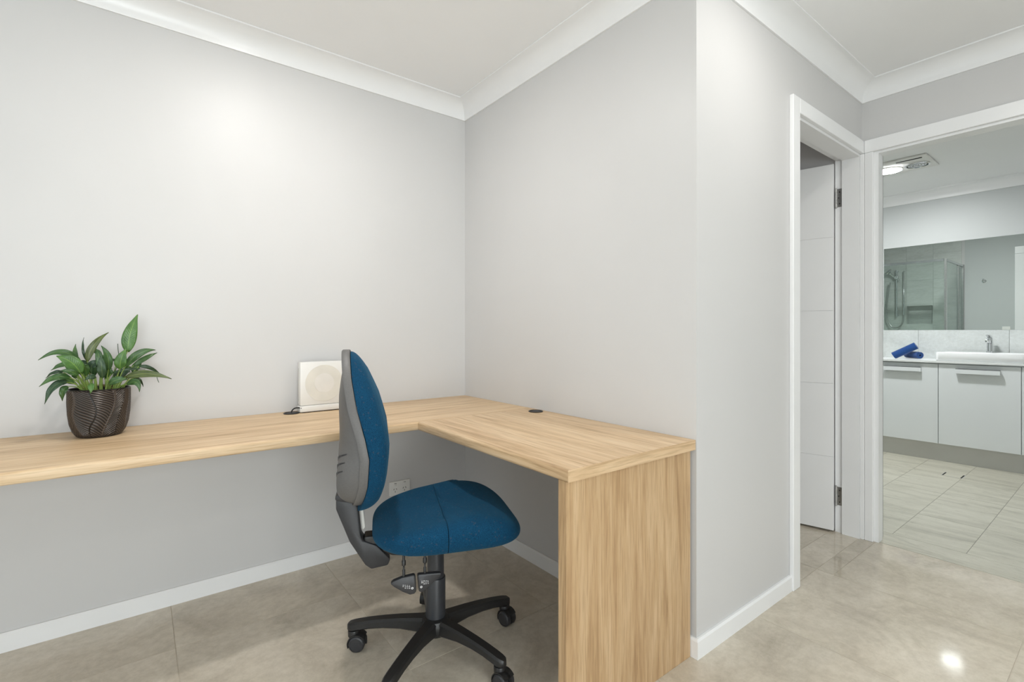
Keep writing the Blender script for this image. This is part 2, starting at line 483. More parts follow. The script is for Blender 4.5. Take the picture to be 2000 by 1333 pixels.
lining = boxes([(WD+0.0002, WD+0.004, -1.535-0.0, -0.985, 0, CEIL), (WD+0.0002, WD+0.004, -2.6, -2.36, 0, CEIL), (WD+0.0002, WD+0.004, -2.36, -1.535, CH, CEIL)])
struct('wall_bathroom_front', lining, 'paint_bath')
struct('ceiling', boxes([(XL-0.12, W, YR-0.12, 1.4, CEIL, CEIL+0.08)]), 'paint_ceiling', 'flat white ceiling over the desk and passage', 'ceiling')
struct('ceiling', box(W, BX+0.1, BS-0.1, 1.4, CEIL, CEIL+0.08), 'paint_ceiling', 'flat white bathroom ceiling seen through the doorway', 'ceiling')

# ------------------------------------------------------------------ cornices and baseboards (mitred runs)
def offset_path(path, d, closed):
    n = len(path)
    out = []
    for i in range(n):
        p = Vector(path[i])
        a = Vector(path[i])-Vector(path[i-1]) if (closed or i > 0) else None
        b = Vector(path[(i+1) % n])-Vector(path[i]) if (closed or i < n-1) else None
        na = Vector((a.y, -a.x)).normalized() if a else None
        nb = Vector((b.y, -b.x)).normalized() if b else None
        if na is None: m = nb
        elif nb is None: m = na
        else: m = (na+nb)/(1+na.dot(nb))
        out.append(p+m*d)
    return out
def run(base, start, path, prof, mat, closed=False, labels=None, smooth=True, names=None):
    offs = [offset_path(path, d, closed) for d, z in prof]
    n = len(path)
    for i in range(n if closed else n-1):
        k = (i+1) % n
        rows = [[(*offs[q][s], prof[q][1]) for q in range(len(prof))] for s in (i, k)]
        bm = grid(rows, True, True, True)
        nm = names[i] if names else '%s_%d' % (base, start+i)
        o = struct(nm, bm, mat, labels[i] if labels else None, ('cornice' if base == 'trim' else 'baseboard') if labels and labels[i] else None, smooth)
D1, D2 = CEIL-HC, 0.084
cove = [(0, HC), (0.007, HC), (0.0085, HC+0.006)]
for k in range(1, 10):
    t = k/10*PI/2
    cove.append((0.0085+(D2-0.015)*(1-math.cos(t)), HC+0.006+(D1-0.013)*math.sin(t)))
cove += [(D2-0.0065, CEIL-0.007), (D2-0.0005, CEIL-0.006), (D2, CEIL-0.0003), (0, CEIL-0.0003)]
ROOM = [(XL, 0), (0, 0), (0, -L), (W, -L), (W, YR), (XL, YR)]
run('trim', 1, ROOM, cove, 'gloss_trim', True, ['white cove cornice along the long desk wall', 'white cove cornice above the short desk return', 'white cove cornice along the passage wall', 'white cove cornice over the bathroom doorway', None, None])
BATH = [(WD, BN), (BX, BN), (BX, BS), (WD, BS)]
run('trim', 7, BATH, cove, 'gloss_trim', True, [None, 'white cove cornice above the vanity mirror', None, None])
BH, BT = 0.066, 0.012
bb = [(0.0003, 0), (BT, 0), (BT, BH-0.007), (BT-0.005, BH), (0.0003, BH)]
run('baseboard', 1, [(XL, -0.0), (0, 0), (0, -L), (0.703, -L)], bb, 'gloss_trim', False, ['long white baseboard under the main desk run', 'white baseboard under the short desk return', 'white baseboard along the passage wall'], False,
    ['baseboard_back', 'baseboard_right', 'baseboard_passage'])
run('baseboard', 4, [(W, -2.46), (W, YR), (XL, YR), (XL, 0)], bb, 'gloss_trim', False, None, False, ['baseboard_doorway', 'baseboard_front', 'baseboard_left'])

# ------------------------------------------------------------------ door 1: half-open panel door in the passage wall
d1 = struct('door_1', None, None, 'half-open white grooved door in the passage wall', 'door')
CT = 0.018
obj('casing', box(0.703, 0.769, -L-CT, -L, 0, CH, 0.003), 'gloss_trim', d1)
obj('casing', box(1.546, W-0.001, -L-CT, -L, 0, CH-0.0665, 0.003), 'gloss_trim', d1)
obj('casing', box(0.7695, W-0.001, -L-CT, -L, CH-0.066, CH, 0.003), 'gloss_trim', d1)
obj('jamb', boxes([(0.7592, 0.763, -L, -1.352, 0, DH), (0.763, 0.775, -L, -1.388, 0, DH-0.012)]), 'gloss_trim', d1)
obj('jamb', boxes([(1.552, W-0.0005, -L, -1.352, 0, DH), (1.54, 1.552, -L, -1.388, 0, DH-0.012)]), 'gloss_trim', d1)
obj('jamb', boxes([(0.7592, W-0.0005, -L, -1.352, DH, DH+0.0155), (0.763, 1.552, -L, -1.388, DH-0.012, DH)]), 'gloss_trim', d1)
LW, LT, LH = 0.772, 0.035, 2.022
leaf = obj('door_leaf', box(-LW, -0.003, -LT+0.003, -0.003, 0.012, LH), 'door_white', d1, loc=(1.556, -1.350, 0), rot=(0, 0, -math.radians(77)))
ph = (LH-0.012)/5
for k in range(5):
    z0, z1 = 0.012+k*ph, 0.012+(k+1)*ph
    g0, g1 = (0.0 if k == 0 else 0.0016), (0.0 if k == 4 else 0.0016)
    obj('panel', box(-LW, -0.003, -LT, -LT+0.0029, z0+g0, z1-g1, 0.0012, 1), 'door_white', leaf)
    obj('panel', box(-LW, -0.003, -0.0029, 0.0, z0+g0, z1-g1, 0.0012, 1), 'door_white', leaf)
for hz in (0.20, 1.836):
    h = obj('hinge', box(1.5495, 1.552, -1.3875, -1.354, hz-0.05, hz+0.05, 0.0006, 1), 'brushed_steel', d1)
    h['label'] = 'steel butt hinge'
    pin = bmesh.new()
    for q in range(5):
        lathe([(0.0062, hz-0.05+q*0.02+0.0005), (0.0062, hz-0.05+q*0.02+0.0195)], 14, pin, 1.546, -1.3585)
    lathe([(0.004, hz-0.056), (0.004, hz+0.056)], 12, pin, 1.546, -1.3585)
    obj('hinge_knuckle', pin, 'brushed_steel', h, True)
    sc = bmesh.new()
    for q in (-0.032, 0, 0.032):
        bmesh.ops.create_uvsphere(sc, u_segments=8, v_segments=6, radius=0.0032, matrix=Matrix.Translation((1.5495, -1.374+0.004*(q == 0), hz+q)))
    obj('screw', sc, 'dark_gap', h, True)

# ------------------------------------------------------------------ door 2: cased opening to the bathroom
d2 = struct('door_2', None, None, 'white cased doorway opening into the bathroom', 'doorway')
YA, YB = -1.535, -2.355
obj('casing', box(W-CT, W, -1.527, -L-CT-0.0005, 0, CH-0.0665, 0.003), 'gloss_trim', d2)
obj('casing', box(W-CT, W, YB-0.075, YB-0.008, 0, CH-0.0665, 0.003), 'gloss_trim', d2)
obj('casing', box(W-CT, W, YB-0.075, -L-CT-0.0005, CH-0.066, CH, 0.003), 'gloss_trim', d2)
obj('jamb', boxes([(W, WD+0.004, YA, YA+0.0155, 0, DH), (W, W+0.06, YA-0.012, YA, 0, DH-0.012)]), 'gloss_trim', d2)
obj('jamb', boxes([(W, WD+0.004, YB-0.0155, YB, 0, DH), (W, W+0.06, YB, YB+0.012, 0, DH-0.012)]), 'gloss_trim', d2)
obj('jamb', boxes([(W, WD+0.004, YB-0.0155, YA+0.0155, DH, DH+0.0155), (W, W+0.06, YB, YA, DH-0.012, DH)]), 'gloss_trim', d2)
xb = WD+0.0042
obj('casing', box(xb, xb+CT, YA+0.008, YA+0.1, 0, CH-0.0665, 0.003), 'gloss_trim', d2)
obj('casing', box(xb, xb+CT, YB-0.075, YB-0.008, 0, CH-0.0665, 0.003), 'gloss_trim', d2)
obj('casing', box(xb, xb+CT, YB-0.075, YA+0.1, CH-0.066, CH+0.02, 0.003), 'gloss_trim', d2)

# ------------------------------------------------------------------ added unseen windows, sized and placed for the fill lights
def window(name, axis, a0, a1, c, z0=0.05, z1=2.15):
    w_ = struct(name)
    def B(p0, p1, q0, q1, r0, r1): return box(p0, p1, q0, q1, r0, r1) if axis == 'x' else box(q0, q1, p0, p1, r0, r1)
    m = (a0+a1)/2
    for p in ((a0, a0+0.05, z0, z1), (a1-0.05, a1, z0, z1), (m-0.025, m+0.025, z0+0.05, z1-0.05), (a0+0.05, a1-0.05, z0, z0+0.05), (a0+0.05, a1-0.05, z1-0.05, z1)):
        obj('window_frame', B(p[0], p[1], c-0.03, c+0.03, p[2], p[3]), 'window_frame', w_)
    for p in ((a0+0.05, m-0.025), (m+0.025, a1-0.05)):
        obj('pane', B(p[0], p[1], c-0.003, c+0.003, z0+0.05, z1-0.05), 'window_glass', w_)
window('window_1', 'x', -3.0, -1.0, YR-0.06)  # invented opening for the rear fill light
window('window_2', 'y', -2.5, -0.8, XL-0.06)  # invented opening for the side fill light

# ------------------------------------------------------------------ ceiling downlights
def downlight(x, y, mat, label, group='ceiling downlights out of frame'):
    t = thing('downlight', label, 'downlight', (x, y, CEIL), 0, group)
    obj('trim_ring', lathe([(0.046, -0.0005), (0.056, -0.0005), (0.0575, -0.004), (0.054, -0.0065), (0.047, -0.006), (0.046, -0.004)], 40, cap0=False, cap1=False), 'white_plastic', t, True)
    obj('lens', lathe([(0.0455, -0.002), (0.0455, -0.0045), (0.02, -0.005)], 40), mat, t)
downlight(-1.06, -0.83, 'lamp_alcove', 'recessed round ceiling downlight above the office chair')
downlight(0.20, -1.97, 'lamp_hall', 'recessed round ceiling downlight by the passage wall')
downlight(0.75, -0.2, 'fill_store', 'added unseen downlight that brightens the room behind the half-open door')  # added lamp, lifts the dim room beyond the door
downlight(-1.06, -3.3, 'fill_room', 'unseen downlight added as fill behind the viewpoint')  # added out of view to brighten the main room

# ------------------------------------------------------------------ the corner desk
desk = thing('corner_desk', 'L-shaped light oak desk fixed along two walls with solid end panel', 'desk', (0, 0, 0))
DF = 0.598
def worktop(poly, mat, name, front_edges, r=0.008):
    bm = bmesh.new()
    lo = [bm.verts.new((x, y, HD-TD)) for x, y in poly]
    hi = [bm.verts.new((x, y, HD)) for x, y in poly]
    n = len(poly)
    bm.faces.new(lo); bm.faces.new(hi)
    sides = [bm.faces.new((lo[i], lo[(i+1) % n], hi[(i+1) % n], hi[i])) for i in range(n)]
    bmesh.ops.recalc_face_normals(bm, faces=bm.faces)
    es = []
    for i in front_edges:
        for ring in (lo, hi):
            e = bm.edges.get((ring[i], ring[(i+1) % n]))
            if e: es.append(e)
    bmesh.ops.bevel(bm, geom=es, offset=r, segments=4, profile=0.5, affect='EDGES')
    return obj(name, bm, mat, desk, True)
worktop([(XL+0.002, -0.001), (-0.001, -0.001), (-0.001, -DF+0.0003), (XL+0.002, -DF+0.0003)], 'oak_x', 'main_top', [2])
worktop([(-0.001, -DF-0.0003), (-0.001, -1.466), (-DF, -1.466), (-DF, -DF-0.0003)], 'oak_y', 'return_top', [2])
obj('edge_strip', box(-DF+0.001, -0.0015, -1.4675, -1.4662, HD-TD+0.0006, HD-0.0006), 'oak_x', desk)
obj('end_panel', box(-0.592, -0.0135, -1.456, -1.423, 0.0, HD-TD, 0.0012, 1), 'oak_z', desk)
obj('support_rail', box(XL+0.002, -0.03, -0.022, -0.001, HD-TD-0.05, HD-TD), 'oak_x', desk)
def grommet(x, y):
    g = obj('cable_grommet', lathe([(0.024, HD), (0.0325, HD), (0.034, HD+0.0025), (0.031, HD+0.0045), (0.027, HD+0.0045), (0.026, HD+0.001)], 32, cap0=False, cx=x, cy=y), 'black_plastic', desk, True)
    g['label'] = 'black round cable grommet'
    obj('cap', lathe([(0.0235, HD+0.0005), (0.0235, HD+0.0025), (0.02, HD+0.0032)], 28, cx=x+0.001, cy=y), 'charcoal_plastic', g, True)
grommet(-0.953, -0.064)
grommet(-0.050, -0.690)

# ------------------------------------------------------------------ square white panel device and its cable
pd = thing('panel_device', 'square white panel with a faint round disc leaning by the wall on the desk', 'device', (-0.815, -0.055, HD))
lean = 0.0
obj('body', box(-0.105, 0.12, -0.026, 0.018, 0.032, 0.229, 0.004), 'white_plastic', pd, True)
obj('base', box(-0.107, 0.122, -0.030, 0.020, 0.003, 0.031, 0.004), 'white_plastic', pd, True)
obj('base_shadow_strip', box(-0.098, 0.113, -0.026, 0.016, 0.0, 0.003), 'dark_gap', pd)  # dark strip stands for the shadow under the base
dsc = lambda r0, r1, z: [(r1, 0.0), (r1, z), (r0, z), (r0, 0.0)]
rotx = (PI/2, 0, 0)
obj('disc', lathe([(0.084, 0), (0.084, 0.0012), (0.045, 0.0016)], 48), 'cream_disc', pd, True, (0.0, -0.026, 0.13), rotx)
obj('inner_disc', lathe([(0.044, 0.001), (0.044, 0.0026), (0.01, 0.0034)], 40), 'cream_disc_inner', pd, True, (0.0, -0.026, 0.13), rotx)
obj('side_vent', box(-0.1062, -0.105, -0.006, 0.004, 0.05, 0.20), 'kick_metal', pd)
cb = bez((-0.953, -0.060, HD+0.004), (-0.945, -0.062, HD+0.032), (-0.915, -0.0845, HD+0.022), 12)
tag(obj('power_cable', tube(cb, 0.0028, 8), 'cable_black', None, True), 'short black cable from the desk grommet to the white panel', 'cable')

# ------------------------------------------------------------------ power outlet
so = thing('power_outlet', 'white double power point on the wall below the desk', 'power outlet', (-0.4075, 0, 0.2825))
obj('plate', box(-0.0575, 0.0575, -0.009, -0.0002, -0.036, 0.036, 0.0025), 'white_plastic', so, True)
for sx in (-0.026, 0.026):
    rk = obj('switch', box(sx-0.007, sx+0.007, -0.0115, -0.0091, 0.013, 0.028, 0.001, 1), 'white_plastic', so)
    obj('switch_mark', box(sx-0.006, sx+0.006, -0.0121, -0.0116, 0.0255, 0.0275), 'dark_gap', rk)
    for a, dx, dz in ((0.5, -0.007, -0.004), (-0.5, 0.007, -0.004), (0, 0, -0.017)):
        obj('pin_slot', box(-0.0012, 0.0012, -0.0002, 0.0002, -0.004, 0.004), 'dark_gap', so, loc=(sx+dx, -0.0093, dz), rot=(0, a, 0))

# ------------------------------------------------------------------ potted plant
PX, PY = -1.606, -0.135
pot = thing('potted_plant', 'leafy green peace lily in a ribbed dark bronze pot on the desk', 'potted plant', (PX, PY, HD+0.0005))
def make_pot():
    prof_z = np.array([0, .006, .02, .045, .08, .12, .150, .165])
    prof_r = np.array([.060, .0645, .0725, .0800, .0845, .0862, .0862, .0862])
    nz_, nt_ = 120, 420
    rows, ridges = [], []
    for i in range(nz_+1):
        z = 0.165*i/nz_
        r = float(np.interp(z, prof_z, prof_r))
        row = []
        for j in range(nt_):
            th = 2*PI*j/nt_
            u = th*7/(2*PI)+0.10*math.sin(z*40+1.3*math.sin(3*th))+0.35*(z/0.165)*math.sin(2*th+0.6)
            k = math.floor(u)
            f = u-k
            side = abs(f-0.5)*2
            slope = 0.034 if k % 2 == 0 else -0.030
            ph_ = (z+slope*(side**0.85 if k % 3 else 1-side)+0.004*k)*2*PI/0.0084
            s = 0.5+0.5*math.sin(ph_)
            s = s**0.7
            if side < 0.07: s = 0.95
            if side > 0.96: s = 0.1
            fade = min(1, z/0.012)*min(1, (0.165-z)/0.003+0.35)
            d = 0.0032*(s-0.5)*fade
            ridges.append(s*fade+0.3*(1-fade))
            row.append(((r+d)*math.cos(th), (r+d)*math.sin(th), z))
        rows.append(row)
    bm = grid(rows, True, True, False)
    o = obj('pot', bm, 'bronze_glaze', pot, True, angle=70)
    a = o.data.attributes.new('ridge', 'FLOAT', 'POINT')
    a.data.foreach_set('value', ridges[:len(o.data.vertices)])
    obj('rim', lathe([(0.0861, 0.160), (0.0875, 0.1655), (0.0855, 0.1675), (0.082, 0.166), (0.081, 0.150), (0.080, 0.12)], 80, cap0=False, cap1=False), 'bronze_glaze', o, True)
make_pot()
bm = bmesh.new()
rows = [[(r*math.cos(2*PI*j/40), r*math.sin(2*PI*j/40), 0.143+0.006*math.sin(j*2.1+r*90)+0.01*(1-r/0.0805)) for j in range(40)] for r in (0.0805, 0.06, 0.04, 0.015)]
obj('soil', grid(rows, True, False, True), 'soil', pot, True)
POT = Vector((PX, PY, HD))
def make_leaf(start, via, tip, width, mat, root=None, twist=0.0, fold=0.25, n=16):
    """blade along a curve start>via>tip (local to pot); root = where the stalk leaves the soil"""
    mid = bez(start, via, tip, n)
    view = Vector((-0.1, -1.0, 0.28)).normalized()
    rows = []
    cols = 7
    for i, p in enumerate(mid):
        t = i/n
        tg = (mid[min(i+1, n)]-mid[max(i-1, 0)]).normalized()
        side = tg.cross(view)
        if side.length < 0.05: side = tg.cross(Vector((0, 0, 1)))
        side.normalize()
        q = Matrix.Rotation(twist*(0.4+0.6*t), 3, tg)
        side = q @ side
        nrm = side.cross(tg).normalized()
        if nrm.dot(view) < 0: nrm = -nrm
        wd = width*0.5*(math.sin(PI*min(1, (t*0.96+0.02))**0.78)**0.85)*(1-0.35*t**3)
        wd = max(wd, 0.0006)
        row = []
        for c in range(cols):
            x = c/(cols-1)*2-1
            row.append(p+side*(wd*x)+nrm*(fold*wd*abs(x)**1.3*(0.5)+0.0015*math.sin(t*16+x*3)*abs(x)))
        rows.append(row)
    bm = grid(rows)
    uvl = bm.loops.layers.uv.new('UVMap')
    bm.verts.ensure_lookup_table(); bm.verts.index_update()
    for f in bm.faces:
        for lp in f.loops:
            i, c = divmod(lp.vert.index, cols)
            lp[uvl].uv = (c/(cols-1), i/n)
    o = obj('leaf', bm, mat, pot, True, angle=180)
    sm = o.modifiers.new('thickness', 'SOLIDIFY')
    sm.thickness = 0.0006
    if root is not None:
        r0 = Vector(root)
        ctl = (r0+Vector(start))/2+Vector((0, 0, 0.02))
        obj('stalk', tube(bez(r0, ctl, Vector(start)+(Vector(via)-Vector(start))*0.06, 8), [0.0023]*3+[0.0019]*3+[0.0015]*3, 7), 'stem_green', o, True)
def zp(a, b, dy):
    p = on_y(60+a/6.664, 600+b/6.664, PY+dy)
    return p-POT
PXW = 0.000274          # metres per zoomed pixel at the pot
LEAVES = [  # start, via, tip (zoomed pixels), depth at start / tip, width, material, twist
    ((1262, 590), (1265, 350), (1392, 100), 0.0, 0.01, 205, 'leaf_bright', 0.15),
    ((1165, 810), (1150, 690), (1240, 545), -0.05, -0.06, 165, 'leaf_bright', 0.0),
    ((1225, 790), (1400, 540), (1625, 562), -0.02, -0.03, 125, 'leaf_mid', 0.25),
    ((1330, 770), (1500, 650), (1645, 598), 0.03, 0.05, 85, 'leaf_mid', 0.2),
    ((1225, 925), (1480, 810), (1835, 938), -0.03, -0.07, 125, 'leaf_olive', 0.1),
    ((1400, 778), (1540, 750), (1700, 890), 0.02, 0.03, 65, 'leaf_dark', 0.2),
    ((1245, 1015), (1420, 905), (1415, 1110), -0.04, -0.06, 105, 'leaf_mid', 0.1),
    ((1330, 930), (1440, 920), (1462, 1040), 0.0, 0.01, 50, 'leaf_dark', 0.3),
    ((650, 720), (420, 470), (95, 695), -0.01, -0.02, 100, 'leaf_mid', 0.0),
    ((650, 870), (560, 690), (335, 640), -0.05, -0.06, 215, 'leaf_bright', 0.1),
    ((600, 720), (560, 620), (585, 485), 0.03, 0.04, 75, 'leaf_mid', 0.3),
    ((725, 700), (650, 560), (692, 400), 0.02, 0.03, 36, 'leaf_dark', 0.5),
    ((735, 720), (760, 480), (1015, 332), 0.01, 0.02, 110, 'leaf_olive', 0.3),
    ((930, 700), (860, 500), (775, 620), 0.02, 0.04, 80, 'leaf_mid', 0.1),
    ((930, 860), (900, 640), (850, 545), -0.03, -0.02, 110, 'leaf_mid', 0.0),
    ((1010, 830), (1040, 640), (918, 505), -0.02, -0.03, 115, 'leaf_mid', 0.3),
    ((930, 930), (925, 760), (905, 640), -0.06, -0.07, 120, 'leaf_dark', 0.0),
    ((760, 870), (780, 720), (895, 700), 0.01, 0.0, 140, 'leaf_dark', 0.0),
    ((520, 740), (400, 730), (262, 828), 0.02, 0.03, 80, 'leaf_mid', 0.1),
    ((620, 900), (520, 820), (385, 830), -0.06, -0.07, 90, 'leaf_mid', 0.0),
    ((520, 930), (330, 850), (108, 1042), -0.05, -0.06, 110, 'leaf_mid', 0.15),
    ((430, 850), (300, 820), (195, 930), 0.01, 0.02, 55, 'leaf_dark', 0.2),
    ((480, 985), (260, 960), (182, 1268), -0.05, -0.06, 110, 'leaf_dark', 0.2),
    ((490, 1040), (390, 1060), (412, 1228), -0.03, -0.03, 105, 'leaf_mid', 0.1),
    ((1040, 870), (1240, 790), (1490, 815), -0.01, -0.01, 42, 'leaf_dark', 0.4),
    ((1020, 1010), (1120, 920), (1265, 945), -0.07, -0.08, 120, 'leaf_mid', 0.0),
    ((770, 1000), (800, 1030), (775, 1130), -0.10, -0.115, 85, 'leaf_bright', 0.0),
    ((850, 930), (780, 880), (700, 960), -0.08, -0.09, 80, 'leaf_dark', 0.1),
    ((640, 760), (690, 680), (740, 800), 0.03, 0.02, 90, 'leaf_dark', 0.0),
    ((1130, 720), (1080, 670), (1040, 700), 0.03, 0.02, 45, 'leaf_dark', 0.0),
    ((1120, 900), (1180, 830), (1300, 850), 0.02, 0.02, 90, 'leaf_dark', 0.0),
    ((560, 1000), (420, 900), (330, 930), -0.02, -0.02, 110, 'leaf_mid', 0.2),
    ((1330, 860), (1380, 740), (1450, 690), 0.03, 0.05, 120, 'leaf_mid', 0.2),
]
rs = random.Random(3)
for k in range(16):        # smaller leaves that fill the crown between the large ones
    sx_, sy_ = rs.uniform(560, 1260), rs.uniform(830, 960)
    out = (sx_-900)/360
    tx_ = sx_+out*rs.uniform(60, 240)+rs.uniform(-70, 70)
    ty_ = sy_-rs.uniform(90, 260)*(1-0.6*abs(out))
    dq = rs.uniform(-0.03, 0.05)
    LEAVES.append(((sx_, sy_), ((sx_+tx_)/2-out*20, min(sy_, ty_)-20), (tx_, ty_), dq, dq+rs.uniform(-0.02, 0.02), rs.uniform(70, 115), rs.choice(['leaf_dark', 'leaf_mid', 'leaf_mid']), rs.uniform(0, 0.5)))
for s, v, t, d0, d1_, wdt, mt, tw in LEAVES:
    p0, p1, p2 = zp(*s, d0), zp(*v, (d0+d1_)/2-0.015), zp(*t, d1_)
    ang = math.atan2(p0.y, p0.x)
    rr = min(0.06, 0.35*math.hypot(p0.x, p0.y)+0.012)
    root = (rr*math.cos(ang)+rs.uniform(-.012, .012), rr*math.sin(ang)*0.7-0.012+rs.uniform(-.012, .012), 0.148)
    make_leaf(p0, p1, p2, wdt*PXW*0.8, mt, root, tw)
for a, b in (((1152, 650), (1133, 480)), ((1640, 900), (1668, 985))):
    obj('stalk', tube(bez(zp(*a, -0.06 if a[0] > 1500 else 0.0), zp((a[0]+b[0])/2-8, (a[1]+b[1])/2, -0.06 if a[0] > 1500 else 0.0), zp(*b, -0.06 if a[0] > 1500 else 0.0), 6), 0.0011, 6), 'leaf_dark', pot, True)
obj('stalk', tube(bez((0.01, -0.005, 0.15), zp(1150, 800, -0.01), zp(1152, 650, 0.0), 6), 0.0012, 6), 'leaf_dark', pot, True)
for k in range(9):
    a = rs.uniform(0, 2*PI)
    p = Vector((0.06*math.cos(a), 0.06*math.sin(a), 0.153))
    q = Vector((0.05*math.cos(a+1.1), 0.05*math.sin(a+1.1), 0.172))
    obj('dry_stalk', tube(bez(p, (p+q)/2+Vector((0, 0, 0.016)), q, 6), 0.0016, 6), 'dry_leaf', pot, True)

# ------------------------------------------------------------------ office chair (local: +x forward, +y its left)
CO, CR = Vector((-0.683, -0.903, 0)), -math.radians(22)
chair = thing('office_chair', 'blue fabric swivel office chair with grey back shell and black five-star base', 'chair', CO, CR)
sp_ = lambda v, e: math.copysign(abs(v)**e, v)
def seat_mesh():
    nt_, nr_ = 144, 40
    s0, s1, hb = -0.210, 0.272, 0.236
    sc, ha = (s0+s1)/2, (s1-s0)/2
    seam = 0.012
    rows = []
    for i in range(nr_+1):
        ph_ = -PI/2+PI*i/nr_
        rad = max(1e-4, sp_(math.cos(ph_), 0.21))
        hh = sp_(math.sin(ph_), 0.95)
        row = []
        for j in range(nt_):
            th = 2*PI*j/nt_
            ex = 0.52
            x = ha*sp_(math.cos(th), ex)*rad
            y = hb*sp_(math.sin(th), ex)*rad
            y *= 1-0.13*(x/ha < 0)*(x/ha)**2
            s = sc+x
            top = 0.498+0.026*math.exp(-((s-0.11)/0.12)**2)-0.020*max(0, (s-0.17)/0.095)**2-0.016*max(0, (-s-0.05)/0.16)
            top += 0.016*(abs(y)/hb)**2*(1 if s < 0.1 else 0.5)-0.004
            bot = 0.417-0.004*max(0, (s-0.12)/0.14)+0.008*max(0, (-s-0.1)/0.1)
            zm, hz_ = (top+bot)/2, (top-bot)/2
            g = math.exp(-(abs(s-seam)/0.0085)**1.5)
            z = zm+hh*hz_-0.019*g*max(0, hh)
            y2 = y*(1-0.035*g*max(0, math.cos(ph_))**0.2)
            row.append((s, y2, z))
        rows.append(row)
    return grid(rows, True, True, True), seam
for part, inner in (('seat_rear', True), ('seat_front', False)):
    bm, seam = seat_mesh()
    g = bm.verts[:]+bm.edges[:]+bm.faces[:]
    bmesh.ops.bisect_plane(bm, geom=g, plane_co=(seam+(-0.0012 if inner else 0.0012), 0, 0), plane_no=(1, 0, 0), clear_outer=inner, clear_inner=not inner)
    ed = [e for e in bm.edges if e.is_boundary]
    bmesh.ops.holes_fill(bm, edges=ed)
    obj(part, bm, 'blue_fabric', chair, True, angle=75)
obj('seat_pan', box(-0.13, 0.15, -0.11, 0.11, 0.4055, 0.4165, 0.004), 'black_plastic', chair)
obj('tilt_mechanism', prism([(-0.18, 0.395), (-0.15, 0.375), (-0.06, 0.362), (0.10, 0.362), (0.13, 0.380), (0.13, 0.405), (-0.16, 0.405)], -0.065, 0.065, 'sz', 0.006), 'black_plastic', chair)

# backrest: egg outline, s_edge(z) is the joint line between cushion and shell
EZ = [.52, .56, .606, .642, .723, .783, .869, .958, 1.04]
ES = [-.262, -.243, -.229, -.221, -.216, -.228, -.253, -.270, -.279]
FZ = [.52, .577, .62, .66, .749, .80, .895, .98, 1.04]
FS = [-.195, -.172, -.165, -.161, -.155, -.160, -.183, -.214, -.250]
BZ = [.54, .60, .71, .80, .90, 1.04]
BS_ = [-.318, -.319, -.309, -.309, -.314, -.312]
ZC, HZ = 0.784, 0.256
def back_pt(rho, th):
    low = math.sin(th) < 0
    z = ZC+HZ*rho*sp_(math.sin(th), 0.80 if low else 0.86)
    zz = ZC+HZ*sp_(math.sin(th), 0.86)
    wmax = 0.205-0.075*max(0, (z-0.70)/0.34)**1.5
    return wmax*rho*sp_(math.cos(th), 0.62 if low else 0.80), z
def back_mesh(kind):
    nt_ = 320
    rhos = [1-(i/90)**1.5 for i in range(90)]+[0.0005]
    rows = []
    def cushion_lead():
        return []
    for q, rho in enumerate(rhos):
        row = []
        for j in range(nt_):
            th = 2*PI*j/nt_
            o_, z = back_pt(rho*(0.985 if kind == 'cushion' else 1.0), th)
            if kind == 'shell' and z < 0.66: z = 0.66-(0.66-z)*0.80
            e = float(np.interp(z, EZ, ES))
            wrap = 0.020*(abs(o_)/0.2)**2            # sides of the cushion wrap forward
            if kind == 'cushion':
                f = float(np.interp(z, FZ, FS))
                bl = 0.80*(1-rho**13)**0.5+0.20*(1-(min(rho, 0.84)/0.84)**2.2)
                dish = 0.010*math.exp(-((o_)/0.07)**2)*math.exp(-((z-0.72)/0.2)**2)
                s = e+0.001+(f-e)*bl+wrap*0.6*bl-dish*bl
            else:
                b = float(np.interp(z, BZ, BS_))
                q_ = min(1, max(0, (-math.sin(th)-0.05)/0.75)); bl = (1-rho**(3.6+8.0*q_*q_*(3-2*q_)))**0.72
                s = e-0.0008-(e-b)*bl
                if rho > 0.93: s = min(s, e-0.0008)
            row.append((s, o_, z))
        rows.append(row)
    if kind == 'shell':
        lip = []
        for off, rr in ((-0.026, 1.0), (-0.023, 1.010), (-0.004, 1.012), (-0.0008, 1.004)):
            row = []
            for j in range(nt_):
                o_, z = back_pt(rr, 2*PI*j/nt_)
                if z < 0.66: z = 0.66-(0.66-z)*0.80
                row.append((float(np.interp(z, EZ, ES))+off, o_, z))
            lip.append(row)
        rows = [lip[3], lip[2], lip[1], lip[0]]+rows[6:]
        return grid(rows, True, True, True)
    return grid(rows, True, True, True)
cu = obj('backrest_cushion', back_mesh('cushion'), 'blue_fabric', chair, True, angle=60)
sh = obj('backrest_shell', back_mesh('shell'), 'grey_shell', chair, True, angle=50)
sh['label'] = 'grey plastic back shell with three pressed chevrons'
from mathutils.bvhtree import BVHTree
shell_tree = BVHTree.FromPolygons([v.co for v in sh.data.vertices], [p.vertices for p in sh.data.polygons])
def shell_s(o_, z):
    hit = shell_tree.ray_cast(Vector((-1, o_, z)), Vector((1, 0, 0)))[0]
    return hit.x if hit else -0.30
for zk in (0.618, 0.643, 0.668):
    for sd in (-1, 1):
        rws = []
        for i in range(9):
            o_ = sd*(0.020+0.142*i/8)
            zc_ = zk+0.42*abs(o_)
            hw = 0.0042*math.sin(PI*(0.12+0.76*i/8))
            ss_ = shell_s(o_, zc_)
            rws.append([(ss_+0.003, o_, zc_-hw), (ss_-0.0016, o_, zc_-hw), (ss_-0.0016, o_, zc_+hw), (ss_+0.003, o_, zc_+hw)])
        obj('chevron_shade', grid(rws, True, True, True), 'charcoal_plastic', sh)  # raised dark bars paint the shade inside the pressed chevrons

